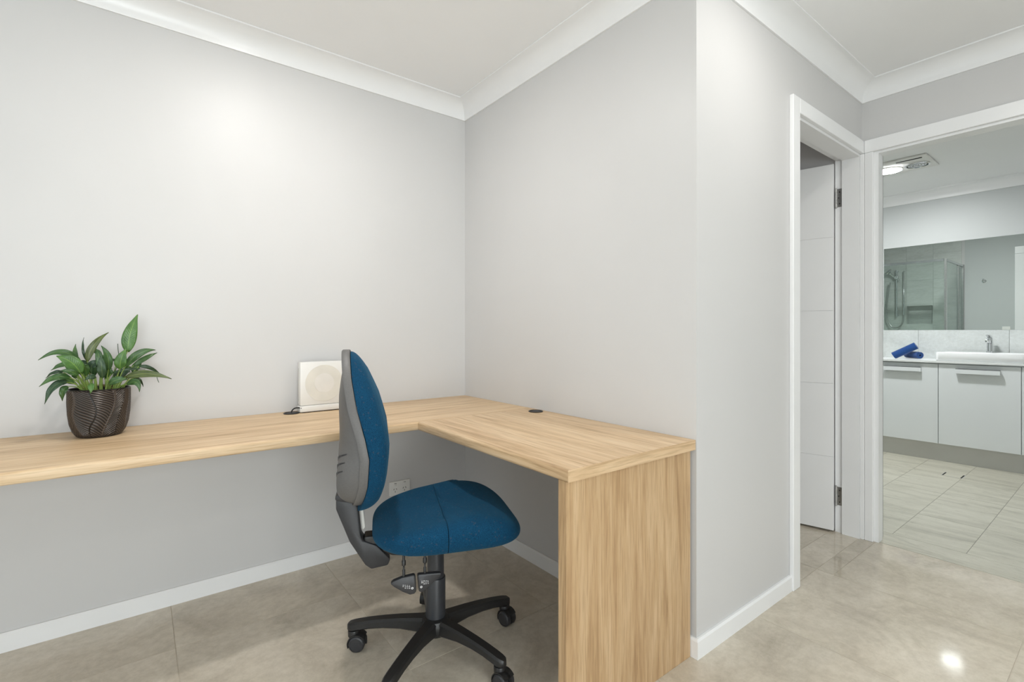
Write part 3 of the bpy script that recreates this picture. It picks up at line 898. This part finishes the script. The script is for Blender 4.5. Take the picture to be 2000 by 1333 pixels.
# back support bar
obj('bar_collar', prism([(-0.324, 0.561), (-0.257, 0.545), (-0.240, 0.580), (-0.300, 0.585), (-0.323, 0.578)], -0.046, 0.046, 'sz', 0.006), 'charcoal_plastic', chair, True)
obj('back_bar', prism([(-0.322, 0.560), (-0.257, 0.544), (-0.246, 0.435), (-0.239, 0.420), (-0.196, 0.400), (-0.152, 0.350), (-0.160, 0.330), (-0.213, 0.324), (-0.232, 0.340), (-0.280, 0.420), (-0.322, 0.530)], -0.034, 0.034, 'sz', 0.005), 'charcoal_plastic', chair, True)
obj('bar_rack', prism([(-0.2515, 0.548), (-0.241, 0.545), (-0.232, 0.455), (-0.238, 0.448), (-0.2425, 0.452)], -0.012, 0.012, 'sz', 0.002), 'kick_metal', chair)
obj('bar_link', box(-0.2355, -0.185, -0.028, 0.028, 0.398, 0.430, 0.006), 'black_plastic', chair)

# levers
def lever(x0, pts, mirror, rod_x):
    y0 = -0.165
    lv = obj('lever', prism(pts, y0-0.010, y0+0.008, 'sz', 0.004), 'charcoal_plastic', chair, True)
    rod = lathe([(0.0045, 0.350), (0.0045, 0.372), (0.0028, 0.374), (0.0028, 0.384), (0.0062, 0.387), (0.0062, 0.400), (0.004, 0.403), (0.004, 0.4195)], 12, cx=rod_x, cy=y0+0.0)
    obj('rod', rod, 'black_plastic', lv, True)
    mk = bmesh.new()
    cx = sum(p[0] for p in pts)/len(pts); cz = sum(p[1] for p in pts)/len(pts)
    rx = (-0.091 if not mirror else -0.064); rz = 0.3195
    for j in range(20):
        a0, a1 = 2*PI*j/20, 2*PI*(j+1)/20
        q = [mk.verts.new((rx+r*math.cos(a), y0-0.0103, rz-0.002+r*math.sin(a))) for a, r in ((a0, 0.0034), (a1, 0.0034), (a1, 0.0017), (a0, 0.0017))]
        mk.faces.new(q)
    rr = random.Random(5 if mirror else 9)
    for c in range(4):
        for k in range(3 if c else 2):
            bx_ = (-0.1195+c*0.0062) if not mirror else (-0.0635+c*0.0062)
            bz_ = 0.3300-k*0.0045-(0.0012*c if not mirror else 0)+(0.004 if mirror else 0)
            wq, hq = rr.uniform(0.0022, 0.0044), rr.uniform(0.0009, 0.0019)
            add_box(mk, bx_, bx_+wq, y0-0.0105, y0-0.0102, bz_, bz_+hq)
    obj('printed_marks', mk, 'print_white', lv)
lever(0, [(-0.156, 0.338), (-0.148, 0.345), (-0.122, 0.353), (-0.086, 0.357), (-0.081, 0.353), (-0.079, 0.305), (-0.084, 0.298), (-0.098, 0.297), (-0.120, 0.309), (-0.145, 0.327)], False, -0.116)
lever(0, [(-0.076, 0.353), (-0.072, 0.356), (-0.004, 0.353), (-0.001, 0.346), (-0.020, 0.330), (-0.052, 0.304), (-0.064, 0.300), (-0.071, 0.303)], True, -0.052)

# gas column, base, casters
obj('column_tube', lathe([(0.0285, 0.20), (0.0285, 0.3615)], 40), 'column_metal', chair, True)
obj('column_cover', lathe([(0.0335, 0.112), (0.0335, 0.254), (0.0325, 0.258), (0.0288, 0.258), (0.0288, 0.23)], 40, cap0=False, cap1=False), 'column_metal', chair, True)
obj('base_hub', lathe([(0.034, 0.066), (0.046, 0.070), (0.052, 0.085), (0.052, 0.108), (0.047, 0.120), (0.0338, 0.124), (0.0338, 0.112)], 40), 'black_plastic', chair, True)
def leg_mesh():
    st = [(0.040, .0270, .072, .122), (0.07, .0240, .076, .121), (0.12, .0225, .083, .119), (0.18, .0212, .084, .114), (0.23, .0205, .080, .108), (0.265, .0205, .074, .102), (0.285, .0198, .070, .098), (0.299, .0150, .070, .095), (0.305, .0075, .072, .091)]
    rows = []
    for r, hw, zb, zt in st:
        c = 0.006*(hw/0.02)
        rows.append([(r, -hw, zb+c), (r, -hw+c, zb), (r, hw-c, zb), (r, hw, zb+c), (r, hw*0.93, zt-c), (r, hw*0.93-c, zt), (r, -hw*0.93+c, zt), (r, -hw*0.93, zt-c)])
    return grid(rows, True, True, True)
def wheel_mesh(side):
    prof = [(0.006, 0.0), (0.0265, 0.0), (0.0275, 0.002), (0.0275, 0.014), (0.0255, 0.0175), (0.0215, 0.019), (0.0210, 0.0178), (0.004, 0.0182)]
    bm = lathe(prof, 36)
    bmesh.ops.rotate(bm, verts=bm.verts, cent=(0, 0, 0), matrix=Matrix.Rotation(PI/2*(-1 if side > 0 else 1), 3, 'X'))
    bmesh.ops.translate(bm, verts=bm.verts, vec=(0, side*0.0045, 0))
    return bm
def hood_mesh():
    bm = bmesh.new()
    pl = [(0.032*math.cos(a), 0.032*math.sin(a)) for a in [math.radians(d) for d in range(-12, 193, 12)]]
    pl += [(-0.0265, -0.006), (-0.012, 0.0), (0.010, 0.0), (0.0265, -0.004)]
    prism(pl, -0.0042, 0.0042, 'sz', 0, bm)
    for a_, b_ in ((0.0320, 0.0288),):
        rows = []
        for d in range(36, 205, 12):
            a = math.radians(d)
            rows.append([(r*math.cos(a), y, r*math.sin(a)) for r, y in ((a_, -0.0205), (a_, 0.0205), (b_, 0.0205), (b_, -0.0205))])
        grid(rows, True, True, True, bm)
    lathe([(0.019, 0.022), (0.0195, 0.040), (0.0185, 0.0425)], 20, bm, -0.014, 0)
    return bm
leg_me = hood_me = wl_me = wr_me = None
SW = [-15, 60, -61, -55, -100]      # how each caster has swivelled (degrees in chair frame)
for k, adeg in enumerate((141, 69, -3, -75, -147)):
    a = math.radians(adeg)-CR
    if leg_me is None:
        lo = obj('leg', leg_mesh(), 'black_plastic', chair, True, angle=35); leg_me = lo.data
    else:
        lo = bpy.data.objects.new('leg', leg_me); COL.objects.link(lo); lo.parent = chair
    lo.rotation_euler = (0, 0, a)
    sw = math.radians(SW[k])
    cpos = Vector((0.285*math.cos(a), 0.285*math.sin(a), 0))
    off = Vector((math.cos(sw), math.sin(sw), 0))*0.014
    if hood_me is None:
        h = obj('caster', hood_mesh(), 'black_plastic', chair, True); hood_me = h.data
        w1 = obj('wheel', wheel_mesh(1), 'charcoal_plastic', h, True); w2 = obj('wheel', wheel_mesh(-1), 'charcoal_plastic', h, True)
        wl_me, wr_me = w1.data, w2.data
        stem = obj('stem', lathe([(0.0055, 0.0426), (0.0055, 0.0505)], 12, cx=-0.014), 'column_metal', h, True); stem_me = stem.data
    else:
        h = bpy.data.objects.new('caster', hood_me); COL.objects.link(h); h.parent = chair
        for nm, me in (('wheel', wl_me), ('wheel', wr_me), ('stem', stem_me)):
            w1 = bpy.data.objects.new(nm, me); COL.objects.link(w1); w1.parent = h
    h.location = (cpos.x+off.x, cpos.y+off.y, 0.0277)
    h.rotation_euler = (0, 0, sw)

# ------------------------------------------------------------------ bathroom: vanity
VF, CTZ = 3.89, 0.858
ug = 'vanity cabinet units'
def vanity_unit(y0, y1, label):
    t = thing('vanity_cabinet', label, 'cabinet', (0, (y0+y1)/2, 0), 0, ug)
    h = (y1-y0)/2
    obj('carcass', box(VF+0.019, BX-0.001, -h+0.0005, h-0.0005, 0.150, CTZ-0.0205), 'vanity_white', t)
    d = obj('door', box(VF, VF+0.018, -h+0.002, h-0.002, 0.154, 0.828, 0.0012, 1), 'vanity_white', t)
    hl = boxes([(VF-0.030, VF-0.0255, -0.132, 0.132, 0.758, 0.794), (VF-0.0255, VF-0.0002, -0.132, -0.1275, 0.762, 0.794), (VF-0.0255, VF-0.0002, 0.1275, 0.132, 0.762, 0.794)])
    hd = obj('handle', hl, 'vanity_white', d)
    hd['label'] = 'white lip handle with recess shade painted on top'
    obj('handle_recess_shade', boxes([(VF-0.0305, VF-0.0002, -0.132, 0.132, 0.7942, 0.7965)]), 'charcoal_plastic', hd)  # dark strip paints the shade of the recess above the lip
vanity_unit(-1.323, -0.838, 'white vanity cabinet below the rolled blue towels')
vanity_unit(-1.814, -1.323, 'white vanity cabinet directly below the basin and tap')
vanity_unit(-2.300, -1.814, 'white vanity cabinet cut off by the right picture edge')
tag(obj('kickboard', box(3.937, 3.953, -2.30, -0.838, 0, 0.1495), 'kick_metal'), 'grey kickboard under the white vanity cabinets', 'kickboard')
tag(obj('vanity_counter', box(VF-0.018, BX-0.0005, -2.305, -0.833, CTZ-0.020, CTZ, 0.002), 'counter_white'), 'thin white stone counter on the bathroom vanity', 'counter')
def basin():
    t = thing('basin', 'rectangular white ceramic basin on the vanity counter', 'basin', (4.075, -1.573, CTZ))
    a, b = 0.185, 0.272
    def ring(sx, sy, z, r=0.03, cx=0.0):
        pts = []
        for qx, qy, a0 in ((1, 1, 0), (-1, 1, 90), (-1, -1, 180), (1, -1, 270)):
            for k in range(7):
                an = math.radians(a0+15*k)
                pts.append((cx+qx*(sx-r)+r*math.cos(an), qy*(sy-r)+r*math.sin(an), z))
        return pts
    rows = [ring(a-.006, b-.006, 0.0), ring(a, b, 0.006), ring(a, b, 0.068), ring(a-.004, b-.004, 0.073), ring(a-.012, b-.012, 0.073, cx=0), ring(a-.055, b-.016, 0.070, cx=-0.038), ring(a-.062, b-.024, 0.02, cx=-0.038), ring(a-.09, b-.06, 0.012, cx=-0.038)]
    obj('bowl', grid(rows, True, True, True), 'ceramic', t, True, angle=50)
    obj('drain_plug', lathe([(0.022, 0.0122), (0.022, 0.015), (0.015, 0.017)], 24, cx=-0.038), 'chrome', t, True)
basin()
tp = thing('mixer_tap', 'chrome basin mixer tap standing on the white basin ledge', 'tap', (4.215, -1.593, CTZ+0.072))
obj('body', lathe([(0.024, 0.0), (0.024, 0.006), (0.0195, 0.010), (0.0185, 0.115), (0.0175, 0.122)], 32), 'chrome', tp, True)
obj('spout', prism([(-0.12, 0.086), (-0.012, 0.070), (-0.008, 0.098), (-0.116, 0.106)], -0.013, 0.013, 'sz', 0.004), 'chrome', tp, True)
obj('lever', prism([(-0.085, 0.140), (-0.012, 0.122), (0.018, 0.122), (0.018, 0.136), (-0.004, 0.140), (-0.085, 0.147)], -0.014, 0.014, 'sz', 0.003), 'chrome', tp, True)

def towel(loc, rz, tilt, length, r, label):
    t = thing('rolled_towel', label, 'towel', loc, rz, 'rolled towels on the vanity')
    t.rotation_euler = (0, tilt, rz)
    turns, n = 4.2, 110
    th_ = 0.0078
    rows = []
    inner, outer = [], []
    for i in range(n+1):
        a = turns*2*PI*i/n
        rr = 0.006+(r-0.006)*i/n
        wob = 1+0.012*math.sin(a*3)
        inner.append((rr*wob*math.cos(a), rr*wob*math.sin(a)))
        outer.append(((rr*wob+th_*0.86)*math.cos(a), (rr*wob+th_*0.86)*math.sin(a)))
    loop = inner+outer[::-1]
    stations = [(-length/2, 0.985), (-length/2+0.003, 1.0), (length/2-0.003, 1.0), (length/2, 0.985)]
    rows = [[(x, p[0]*k, p[1]*k) for p in loop] for x, k in stations]
    bm = grid(rows, True)
    for row in (0, 3):
        bm.verts.ensure_lookup_table()
        m = len(loop)
        base = row*m
        for i in range(n):
            bm.faces.new((bm.verts[base+i], bm.verts[base+i+1], bm.verts[base+m-2-i], bm.verts[base+m-1-i]))
    obj('roll', bm, 'towel_blue', t, True, angle=50)
towel((4.12, -1.105, CTZ+0.0345), math.radians(48), 0.0, 0.16, 0.026, 'rolled blue towel lying flat on the vanity counter')
towel((4.06, -1.055, CTZ+0.072), math.radians(97), math.radians(31), 0.19, 0.027, 'rolled blue towel tilted up across the other roll')

# splashback and mirror
sb = struct('trim_12', None, None, 'grey stone splashback tiles between counter and mirror', 'splashback')
for a, b in ((-2.30, -1.70), (-1.70, -1.10), (-1.10, -0.792)):
    obj('tile', box(BX-0.0075, BX-0.0003, a+0.001, b-0.001, CTZ+0.0005, 1.1195), 'tile_splash', sb)
mr = thing('wall_mirror', 'wide frameless mirror above the vanity reflecting the shower', 'mirror', (BX, -1.6, 1.12))
obj('backing', box(-0.0065, -0.0003, -0.700, 0.764, 0.0, 0.793), 'kick_metal', mr)
obj('glass', box(-0.0085, -0.0066, -0.700, 0.764, 0.0, 0.793), 'mirror_silver', mr)

# floor drain
fd_ = thing('floor_drain', 'square tile-insert drain in the bathroom floor', 'drain', (3.462, -1.497, 0))
obj('frame', boxes([(-0.062, 0.062, -0.062, -0.058, 0, 0.0012), (-0.062, 0.062, 0.058, 0.062, 0, 0.0012), (-0.062, -0.058, -0.058, 0.058, 0, 0.0012), (0.058, 0.062, -0.058, 0.058, 0, 0.0012)]), 'kick_metal', fd_)
obj('insert', box(-0.0575, 0.0575, -0.048, 0.048, 0.0, 0.0012), 'tile_bath', fd_)
for s in (-1, 1): obj('slot', box(-0.0575, 0.0575, s*0.053-0.0048, s*0.053+0.0048, 0.0, 0.0008), 'dark_gap', fd_)

# ceiling heater, fan and light unit
hu = thing('ceiling_heater_unit', 'white bathroom ceiling unit with glowing lamp, round heater grille and vent slot', 'ceiling unit', (3.23, -1.24, CEIL))
obj('panel', box(-0.185, 0.185, -0.185, 0.25, -0.014, -0.0002, 0.006), 'white_plastic', hu, True)
obj('vent_slot', box(-0.150, -0.132, -0.150, 0.005, -0.0165, -0.0141), 'dark_gap', hu)
lb = obj('lamp_bezel', lathe([(0.086, -0.0141), (0.094, -0.0145), (0.094, -0.020), (0.086, -0.022)], 40, cx=0.02, cy=0.095, cap0=False, cap1=False), 'white_plastic', hu, True)
obj('lamp_lens', lathe([(0.0855, -0.0145), (0.0855, -0.022), (0.06, -0.027), (0.02, -0.029)], 40, cx=0.02, cy=0.095), 'lamp_bath', hu, True)
gr = obj('heater_grille', lathe([(0.066, -0.0141), (0.078, -0.0150), (0.078, -0.020), (0.072, -0.023), (0.066, -0.021)], 40, cx=0.03, cy=-0.085, cap0=False, cap1=False), 'chrome', hu, True)
for r_ in (0.018, 0.036, 0.052):
    obj('grille_ring', lathe([(r_-0.003, -0.016), (r_+0.003, -0.016), (r_+0.003, -0.021), (r_-0.003, -0.021)], 32, cx=0.03, cy=-0.085, cap0=False, cap1=False), 'chrome', gr, True)
obj('heater_bowl', lathe([(0.0655, -0.0143), (0.0655, -0.0155)], 32, cx=0.03, cy=-0.085), 'kick_metal', gr)

# ------------------------------------------------------------------ bathroom: shower seen in the mirror
cl = struct('trim_13', None, None, 'grey stone-look shower wall tiles seen in the mirror', 'tiling')
cx0, cx1 = WD+0.0003, WD+0.009
YT = [BN-0.001, NY1, NY0, -0.955]
for a, b in ((NY1, BN-0.001), (-0.955, NY0)):
    for c, d in ((0.001, 0.604), (0.606, NZ0-0.001), (NZ0+0.0005, 1.806), (1.8075, 2.30)):
        obj('tile', box(cx0, cx1, a+0.0008, b-0.0008, c, d), 'tile_shower', cl)
for c, d in ((0.001, 0.604), (0.606, NZ0), (NZ1, 1.806), (1.8075, 2.30)):
    obj('tile', box(cx0, cx1, NY0+0.0008, NY1-0.0008, c, d), 'tile_shower', cl)
nc = obj('niche_lining', boxes([(W+0.0125, W+0.018, NY0, NY1, NZ0, NZ1), (W+0.018, cx1, NY0, NY0+0.006, NZ0, NZ1), (W+0.018, cx1, NY1-0.006, NY1, NZ0, NZ1), (W+0.018, cx1, NY0+0.006, NY1-0.006, NZ0, NZ0+0.006), (W+0.018, cx1, NY0+0.006, NY1-0.006, NZ1-0.006, NZ1)]), 'tile_shower', cl)
ss = thing('shower_screen', 'corner glass shower screen with chrome rails reflected in the mirror', 'shower screen', (0, 0, 0))
SX, SY = 2.57, -0.967
obj('glass_panel', box(SX-0.003, SX+0.003, SY+0.012, BN-0.012, 0.06, 1.935), 'shower_glass', ss)
obj('glass_panel', box(1.965, SX-0.014, SY-0.003, SY+0.003, 0.06, 1.935), 'shower_glass', ss)
obj('glass_panel', box(WD+0.035, 1.945, SY-0.003, SY+0.003, 0.06, 1.935), 'shower_glass', ss)
obj('top_rail', box(SX-0.012, SX+0.012, SY+0.013, BN-0.001, 1.936, 1.966, 0.003), 'chrome', ss)
obj('top_rail', box(WD+0.035, SX-0.013, SY-0.011, SY+0.011, 1.936, 1.962, 0.003), 'chrome', ss)
obj('corner_post', box(SX-0.012, SX+0.012, SY-0.012, SY+0.0115, 0.0005, 1.966, 0.003), 'brushed_steel', ss)
obj('middle_post', box(1.946, 1.964, SY-0.011, SY+0.011, 0.0005, 1.935, 0.003), 'brushed_steel', ss)
obj('wall_channel', box(WD+0.0095, WD+0.0345, SY-0.014, SY+0.0115, 0.0005, 1.966, 0.003), 'brushed_steel', ss)
obj('sill', boxes([(SX-0.015, SX+0.015, SY+0.013, BN-0.001, 0.0005, 0.059), (WD+0.035, 1.945, SY-0.012, SY+0.011, 0.0005, 0.059), (1.965, SX-0.016, SY-0.012, SY+0.011, 0.0005, 0.059)]), 'brushed_steel', ss)
sr = thing('shower_set', 'chrome hand shower on a slide rail with looping hose seen in the mirror', 'shower', (WD+0.009, -0.291, 1.333))
obj('slide_rail', tube([(0.045, 0, -0.02), (0.045, 0, 0.63)], 0.0095, 14), 'chrome', sr, True)
for zc_ in (0.0, 0.61):
    obj('rail_bracket', tube([(0.0, 0, zc_), (0.045, 0, zc_)], 0.014, 14), 'chrome', sr, True)
obj('slider', box(0.03, 0.075, -0.02, 0.02, 0.50, 0.545, 0.006), 'chrome', sr, True)
hs = lathe([(0.011, -0.17), (0.013, -0.05), (0.020, -0.02), (0.052, 0.0), (0.055, 0.012), (0.048, 0.016)], 28)
obj('hand_shower', hs, 'chrome', sr, True, (0.085, 0.085, 0.60), (math.radians(-38), math.radians(30), 0))
obj('wall_pipe', tube([(0.0, -0.078, 0.605), (0.03, -0.078, 0.605), (0.038, -0.078, 0.595), (0.038, -0.078, 0.0)], 0.008, 10), 'chrome', sr, True)
hp = [Vector((0.04, -0.078, 0.0)), Vector((0.05, -0.07, -0.10)), Vector((0.055, -0.02, -0.165)), Vector((0.055, 0.05, -0.16)), Vector((0.055, 0.10, -0.06)), Vector((0.055, 0.11, 0.08)), Vector((0.06, 0.09, 0.30)), Vector((0.07, 0.065, 0.46))]
def catmull(p, n=8):
    out = []
    for i in range(len(p)-1):
        a, b, c, d = p[max(i-1, 0)], p[i], p[i+1], p[min(i+2, len(p)-1)]
        for k in range(n):
            t = k/n
            out.append(0.5*((2*b)+(c-a)*t+(2*a-5*b+4*c-d)*t*t+(3*b-a-3*c+d)*t**3))
    return out+[p[-1]]
obj('hose', tube(catmull(hp), 0.0075, 10), 'brushed_steel', sr, True)
hk = thing('robe_hook', 'small chrome robe hook on the wall seen in the mirror', 'hook', (WD+0.0041, -1.165, 1.739))
obj('rose', lathe([(0.021, 0), (0.021, 0.005), (0.017, 0.008)], 24), 'chrome', hk, True, None, (0, PI/2, 0))
obj('peg', tube(bez((0.006, 0, 0), (0.05, 0, -0.01), (0.05, 0, 0.025), 8), 0.0075, 10), 'chrome', hk, True)
sw_ = thing('light_switch', 'white light switch plate by the doorway seen in the mirror', 'light switch', (WD+0.0041, -1.362, 1.112))
obj('plate', box(0, 0.008, -0.036, 0.036, -0.057, 0.057, 0.002), 'white_plastic', sw_, True)
for k in (-0.016, 0.016): obj('rocker', box(0.0081, 0.0105, -0.006, 0.006, k-0.010, k+0.010, 0.001, 1), 'white_plastic', sw_)
